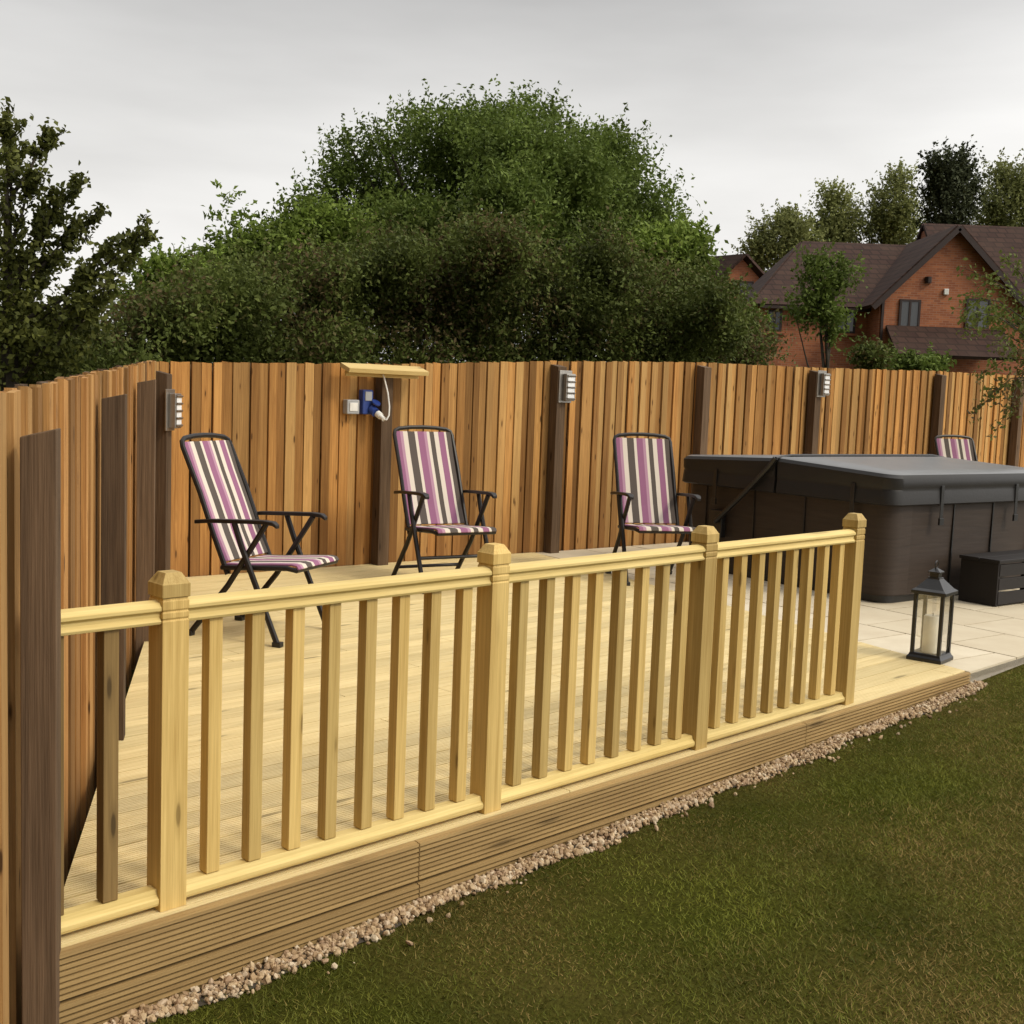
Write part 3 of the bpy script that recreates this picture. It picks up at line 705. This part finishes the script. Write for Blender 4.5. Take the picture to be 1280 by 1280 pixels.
a = PY(1160, 350, YH); mb = MB(); mb.lathe([(-.11, .02), (-.1, .11), (.1, .11), (.11, .02)], 10, (a.x, YH-.04, a.z)); mb.build('wall_vent', M['upvc'], hs, origin=org)
a = PY(1182, 365, YH); mb = MB(); mb.box((a.x, YH-.05, a.z), (.16, .09, .2)); mb.build('alarm_box', M['white'], hs, origin=org, bevel=.02)
mb = MB(); mb.box((g0.x+.1, YH-.05, ez/2), (.08, .08, ez)); mb.build('downpipe', M['upvc'], hs, origin=org)
mb = MB(); mb.box(((w0+g0.x)/2, YW-.31, we-.25*sl2), (g0.x-w0, .12, .1)); mb.build('gutter', M['upvc'], hs, origin=org)
Y2 = 54; a = PY(900, 352, Y2); b_ = PY(962, 352, Y2); p = PY(932, 316, Y2); org2 = V((p.x, Y2, -.06))
h2 = empty('brick_house', org2, 0, 'small far brick house with brown roof between the big tree and the larger house', 'house')
mb = MB(); dpt = V((-4.5, 5, 0))
r0 = [V((a.x, Y2, -.1)), V((b_.x, Y2, -.1)), V((b_.x, Y2, a.z)), V((p.x, Y2, p.z-.15)), V((a.x, Y2, a.z))]
mb.loft([r0, [q_+dpt for q_ in r0]]); mb.build('wall', M['brick'], h2, origin=org2)
mb = MB(); k = .25; fr = V((0, -.3, 0))
slab(mb, [r0[4]+fr+V((-k, 0, -k)), r0[3]+fr, r0[3]+dpt, r0[4]+dpt+V((-k, 0, -k))]); slab(mb, [r0[2]+fr+V((k, 0, -k)), r0[3]+fr+V((0, 0, .002)), r0[3]+dpt+V((0, 0, .002)), r0[2]+dpt+V((k, 0, -k))])
mb.build('roof', M['tile'], h2, origin=org2)
a = PY(922, 374, Y2); b_ = PY(942, 352, Y2); win(h2, org2, a.x, b_.x, a.z, b_.z, Y2-.02)

# ------------------------------------------------------------------ trees
bt = [(620, 285, 165, 115, 0), (520, 235, 78, 62), (735, 245, 84, 70), (620, 200, 95, 45), (790, 285, 42, 50), (450, 265, 38, 48), (560, 340, 160, 90), (740, 340, 120, 90)]
for (u, v) in ((396, 240), (412, 205), (436, 178), (478, 156), (512, 144), (548, 137), (585, 142), (622, 140), (668, 132), (700, 148), (738, 155), (772, 176), (790, 204), (822, 236), (838, 258), (846, 290), (415, 280), (400, 260)):
    r_ = random.uniform(16, 30); bt.append((u+random.uniform(-4, 4), v+r_*.7+random.uniform(-6, 6), r_, r_*random.uniform(.7, 1.1), random.uniform(-1.5, 1)))
for i in range(26):
    a = random.uniform(0, 6.28); q = random.random()**.5; r_ = random.uniform(28, 54)
    bt.append((620+175*q*math.cos(a), 255+95*q*math.sin(a), r_, r_*random.uniform(.55, .85), -3.2*(1-q*q)-.6))
tree('large_tree', 'large broad topped green tree rising above the hedge in the centre', 'tree', 625, 22, bt, 175000, .082, .20, 'leaf_big', .28, limbs=12, lo=.55, shoot=.4)
def shrub(label, u, Y, blobs, n_, ls, cl, lm, **k):
    return tree('shrub', label, 'shrub', u, Y, blobs, n_, ls, cl, lm, .05, crown='foliage', stem='stem', **k)
hedge_b = [(120, 450, 66, 42, -3), (190, 422, 75, 48, -2.5), (270, 405, 85, 58, -2), (370, 390, 90, 58, -1), (460, 395, 95, 72, 0), (560, 380, 100, 62, 0), (650, 395, 110, 70, 0), (760, 390, 90, 70, 0), (860, 408, 85, 55, .5), (920, 432, 50, 38, 1),
           (180, 462, 110, 36, -2.2), (330, 455, 110, 42, -1.6), (470, 450, 110, 48, -.6), (620, 460, 130, 45, 0), (760, 455, 120, 45, .3), (870, 460, 80, 38, 1),
           (400, 430, 70, 40, -1.8), (300, 430, 70, 40, -2.2)]
hx_ = [90, 200, 300, 400, 500, 600, 700, 800, 880, 960]; hv_ = [430, 368, 336, 322, 300, 292, 300, 318, 350, 410]
for i in range(46):
    u = random.uniform(90, 950); v = float(np.interp(u, hx_, hv_))+random.uniform(-14, 34); r_ = random.uniform(18, 44)
    hedge_b.append((u, v+r_*.6, r_, r_*random.uniform(.55, 1.0), float(np.interp(u, [90, 500, 960], [-3, 0, 1]))-random.uniform(0, 1.6)))
tree('overgrown_hedge', 'long dull dark green hedge of twiggy shrubs just behind the back fence', 'hedge', 500, 15.5, hedge_b, 190000, .062, .15, 'leaf_hedge', .06, crown='foliage', stem='stems', limbs=8, lo=.4, shoot=.5, cln=22)
def along(pts, n_, sp_):
    P = np.array([tuple(p) for p in pts]); t = rng.uniform(0, len(P)-1.001, n_); i = t.astype(int); f = (t-i)[:, None]
    return P[i]*(1-f)+P[i+1]*f+np.clip(rng.normal(size=(n_, 3)), -1.7, 1.7)*sp_
spr = np.concatenate([along([PY(300, 320, 17), PY(290, 270, 17), PY(270, 228, 17)], 90, .05), along([PY(292, 280, 17), PY(312, 262, 17)], 40, .05), along([PY(288, 275, 17), PY(256, 264, 17)], 45, .05), along([PY(290, 295, 17), PY(320, 290, 17)], 40, .06), along([PY(282, 250, 17), PY(302, 240, 17)], 28, .04), along([PY(295, 300, 17), PY(258, 298, 17)], 40, .06)])
shrub('bright green shrub with one tall shoot, left of the large tree', 300, 17, [(320, 330, 45, 38), (285, 352, 40, 34), (345, 305, 24, 20), (265, 335, 20, 18)], 12000, .088, .16, 'leaf_bright', extra=spr, shoot=.45)
shrub('bright green shrub touching the left edge of the large tree', 400, 17.5, [(395, 308, 42, 40), (365, 325, 42, 34), (430, 300, 32, 36), (380, 272, 20, 20)], 14000, .088, .16, 'leaf_bright', shoot=.45)
shrub('pale green shrub farthest left above the hedge', 215, 16, [(215, 356, 36, 26), (245, 358, 34, 28), (180, 382, 30, 20), (207, 334, 15, 13)], 10000, .084, .14, 'leaf_bright', shoot=.45)
shrub('bright green shrub at the right foot of the large tree', 835, 17, [(815, 328, 46, 36), (850, 312, 28, 30), (760, 335, 46, 30), (868, 326, 12, 12)], 13000, .088, .16, 'leaf_bright', shoot=.45)
shrub('yellow green shrub beside the small far house', 885, 17, [(872, 368, 26, 26), (858, 350, 22, 20), (900, 396, 24, 20), (925, 402, 18, 14)], 8000, .088, .14, 'leaf_bright', shoot=.45)
# left dark tree
YL = 11
tips = [(5, 150), (-20, 200), (62, 158), (40, 215), (102, 218), (128, 262), (188, 284), (165, 325), (150, 350), (95, 280), (60, 255), (15, 182), (122, 335), (60, 330), (10, 300), (100, 372), (30, 380), (140, 300), (80, 240)]
base = PY(15, 500, YL); base.z = -.06
root = empty('maple_tree', base, 0, 'dark olive leaved tree with spreading branches at the left edge', 'tree')
mb = MB(); tp = PY(8, 230, YL); mb.tube([base, base.lerp(tp, .5), tp], [.11, .08, .02], 8); ex = []
for (u, v) in tips:
    e = PY(u, v, YL+random.uniform(-.7, .7)); s0 = PY(12, min(480, v+random.uniform(80, 150)), YL); m1 = s0.lerp(e, .55)+V((0, 0, -.06))
    mb.tube([s0, m1, e], [.022, .014, .004], 6); ex.append(along([s0.lerp(m1, .5), m1, e], 110, .055)); ex.append(along([m1.lerp(e, .5), e], 70, .032))
    for kk in range(4):
        a = m1.lerp(e, random.random()); b_ = a+V((random.uniform(-.1, .25), random.uniform(-.25, .25), random.uniform(-.02, .28))); mb.tube([a, b_], [.006, .003], 5); ex.append(along([a, b_], 46, .032))
mb.build('trunk', M['bark'], root, True, origin=base)
pts = np.concatenate(ex+[blob_pts([blob(5, 350, YL, 45, 70), blob(55, 415, YL, 75, 42), blob(10, 440, YL, 70, 50)], 5200, .10)])
leaves('crown', pts, .066, M['leaf_dark'], root, .6)
shrub('dark low shrub at the left behind the side fence', 60, 12.5, [(50, 445, 70, 42), (120, 460, 50, 28)], 10000, .07, .12, 'leaf_dark')
# behind the houses
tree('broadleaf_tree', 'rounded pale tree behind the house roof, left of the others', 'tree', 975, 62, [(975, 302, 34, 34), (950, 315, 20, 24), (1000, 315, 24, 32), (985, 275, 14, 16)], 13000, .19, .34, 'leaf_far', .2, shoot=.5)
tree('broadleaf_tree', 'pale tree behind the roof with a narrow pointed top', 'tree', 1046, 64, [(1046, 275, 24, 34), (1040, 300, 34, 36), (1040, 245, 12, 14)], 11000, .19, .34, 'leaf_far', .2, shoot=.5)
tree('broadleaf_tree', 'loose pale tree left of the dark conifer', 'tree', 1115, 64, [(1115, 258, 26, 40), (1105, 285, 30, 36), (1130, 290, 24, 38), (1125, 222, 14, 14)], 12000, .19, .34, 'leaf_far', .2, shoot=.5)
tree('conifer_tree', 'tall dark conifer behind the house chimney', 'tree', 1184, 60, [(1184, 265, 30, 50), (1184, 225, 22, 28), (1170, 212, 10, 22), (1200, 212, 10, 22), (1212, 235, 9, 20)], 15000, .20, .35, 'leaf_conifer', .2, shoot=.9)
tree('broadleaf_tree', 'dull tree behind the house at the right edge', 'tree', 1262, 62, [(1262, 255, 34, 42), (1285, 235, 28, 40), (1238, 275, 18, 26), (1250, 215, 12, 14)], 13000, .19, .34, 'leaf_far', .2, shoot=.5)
tree('young_tree', 'small loose green tree in front of the house wing', 'tree', 1028, 30, [(1028, 352, 32, 24), (1012, 385, 34, 26), (1048, 345, 20, 18), (1022, 325, 14, 16), (1040, 405, 24, 18)], 4600, .125, .22, 'leaf_big', .07, lo=.2, shoot=.45)
shrub('reddish green shrub under the house corner', 1090, 30, [(1092, 445, 20, 18)], 2600, .12, .16, 'leaf_hedge')
shrub('low green shrub below the house porch roof', 1150, 26, [(1150, 457, 30, 12)], 2500, .11, .14, 'leaf_big')
# sapling in front of right-hand fence
YS = 12.4; base = PY(1302, 560, YS); base.z = -.05
root = empty('sapling', base, 0, 'thin sapling with sparse hanging leaves in front of the fence at the right edge', 'tree')
mb = MB(); tp = PY(1290, 300, YS); mb.tube([base, base.lerp(tp, .5), tp], [.03, .022, .006], 7); ex = []
for (u, v, vs) in ((1205, 335, 400), (1222, 372, 430), (1203, 412, 440), (1222, 470, 450), (1240, 545, 480), (1212, 520, 470), (1255, 320, 390), (1265, 500, 450), (1262, 440, 470), (1240, 430, 460), (1195, 385, 430), (1250, 395, 440), (1230, 500, 470), (1200, 368, 410), (1212, 392, 430), (1205, 400, 420), (1225, 350, 400)):
    e = PY(u, v, YS+random.uniform(-.4, .4)); s0 = PY(1296, vs, YS); m1 = s0.lerp(e, .5)+V((0, 0, .10))
    mb.tube([s0, m1, e], [.008, .005, .002], 5); ex.append(along([m1, e], 70, .055)); ex.append(along([s0, m1], 40, .06))
mb.build('trunk', M['bark'], root, True, origin=base)
leaves('crown', np.concatenate(ex), .052, M['leaf_hedge'], root, .6)

# ------------------------------------------------------------------ world, sun, camera
SD = V((.74, -.42, .78)).normalized()
w = bpy.data.worlds.new('World'); scene.world = w; w.use_nodes = True; nt = w.node_tree
bg = nt.nodes['Background']
tc = N(nt, 'ShaderNodeTexCoord').outputs['Generated']; sx = N(nt, 'ShaderNodeSeparateXYZ'); L(nt, tc, sx.inputs[0])
ra = N(nt, 'ShaderNodeValToRGB'); L(nt, sx.outputs[2], ra.inputs[0]); e = ra.color_ramp.elements
e[0].position = 0; e[0].color = (.88, .865, .83, 1); e[1].position = 1; e[1].color = (.88, .87, .85, 1)
for p_, c_ in ((.12, (.90, .885, .86)), (.20, (.81, .80, .78)), (.32, (.53, .525, .52)), (.5, (.60, .59, .58))): q = e.new(p_); q.color = rgb(c_)
mp = N(nt, 'ShaderNodeMapping'); mp.inputs['Scale'].default_value = (1.6, 1.6, 7); L(nt, tc, mp.inputs[0])
cl = maprange(nt, noise(nt, mp.outputs[0], 1.4, 5, .5), .3, .7, .84, 1.12)
def dotw(vec):
    dt = N(nt, 'ShaderNodeVectorMath', operation='DOT_PRODUCT'); L(nt, tc, dt.inputs[0]); dt.inputs[1].default_value = vec; return dt.outputs['Value']
glow = maprange(nt, dotw(SD), -.05, 1, 1.0, 3.0)          # sky brightened towards the sun, added for more light from behind right
left_dim = maprange(nt, dotw(V((-.71, -.70, 0))), .0, .65, 1.0, .13)   # unseen sky behind left darkened, added to deepen the left-hand faces
cl = math_n(nt, 'MULTIPLY', math_n(nt, 'MULTIPLY', cl, glow), left_dim)
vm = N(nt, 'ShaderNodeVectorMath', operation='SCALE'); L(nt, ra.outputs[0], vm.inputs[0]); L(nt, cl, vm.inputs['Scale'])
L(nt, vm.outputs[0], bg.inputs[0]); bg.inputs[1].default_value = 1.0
sky = N(nt, 'ShaderNodeTexSky'); sky.sky_type = 'NISHITA'; sky.sun_disc = False; sky.sun_elevation = math.asin(SD.z); sky.sun_rotation = math.atan2(SD.x, SD.y); sky.dust_density = 4
b2 = N(nt, 'ShaderNodeBackground'); L(nt, sky.outputs[0], b2.inputs[0]); b2.inputs[1].default_value = .002
ad = N(nt, 'ShaderNodeAddShader'); L(nt, bg.outputs[0], ad.inputs[0]); L(nt, b2.outputs[0], ad.inputs[1]); L(nt, ad.outputs[0], nt.nodes['World Output'].inputs[0])
sl_ = bpy.data.lights.new('sun', 'SUN'); sl_.energy = 1.5; sl_.angle = math.radians(10); sl_.color = (1, .89, .68)
so_ = bpy.data.objects.new('sun', sl_); col.objects.link(so_); so_.rotation_euler = SD.to_track_quat('Z', 'Y').to_euler(); so_.location = (8, -4, 12)
cam = bpy.data.cameras.new('camera'); co = bpy.data.objects.new('camera', cam); col.objects.link(co)
cam.sensor_width = 36; cam.lens = F/1280*36; cam.clip_end = 2000; cam.clip_start = .05
r0 = V((1, 0, 0)); f0 = V((0, cp, -sp)); u0 = V((0, sp, cp))
Rr = r0*cr+u0*sr; Uu = u0*cr-r0*sr
mt = Matrix(((Rr.x, Uu.x, -f0.x, 0), (Rr.y, Uu.y, -f0.y, 0), (Rr.z, Uu.z, -f0.z, H), (0, 0, 0, 1)))
co.matrix_world = mt
scene.camera = co
scene.view_settings.view_transform = 'Standard'
try: scene.view_settings.look = 'None'
except Exception: pass
scene.view_settings.exposure = 0
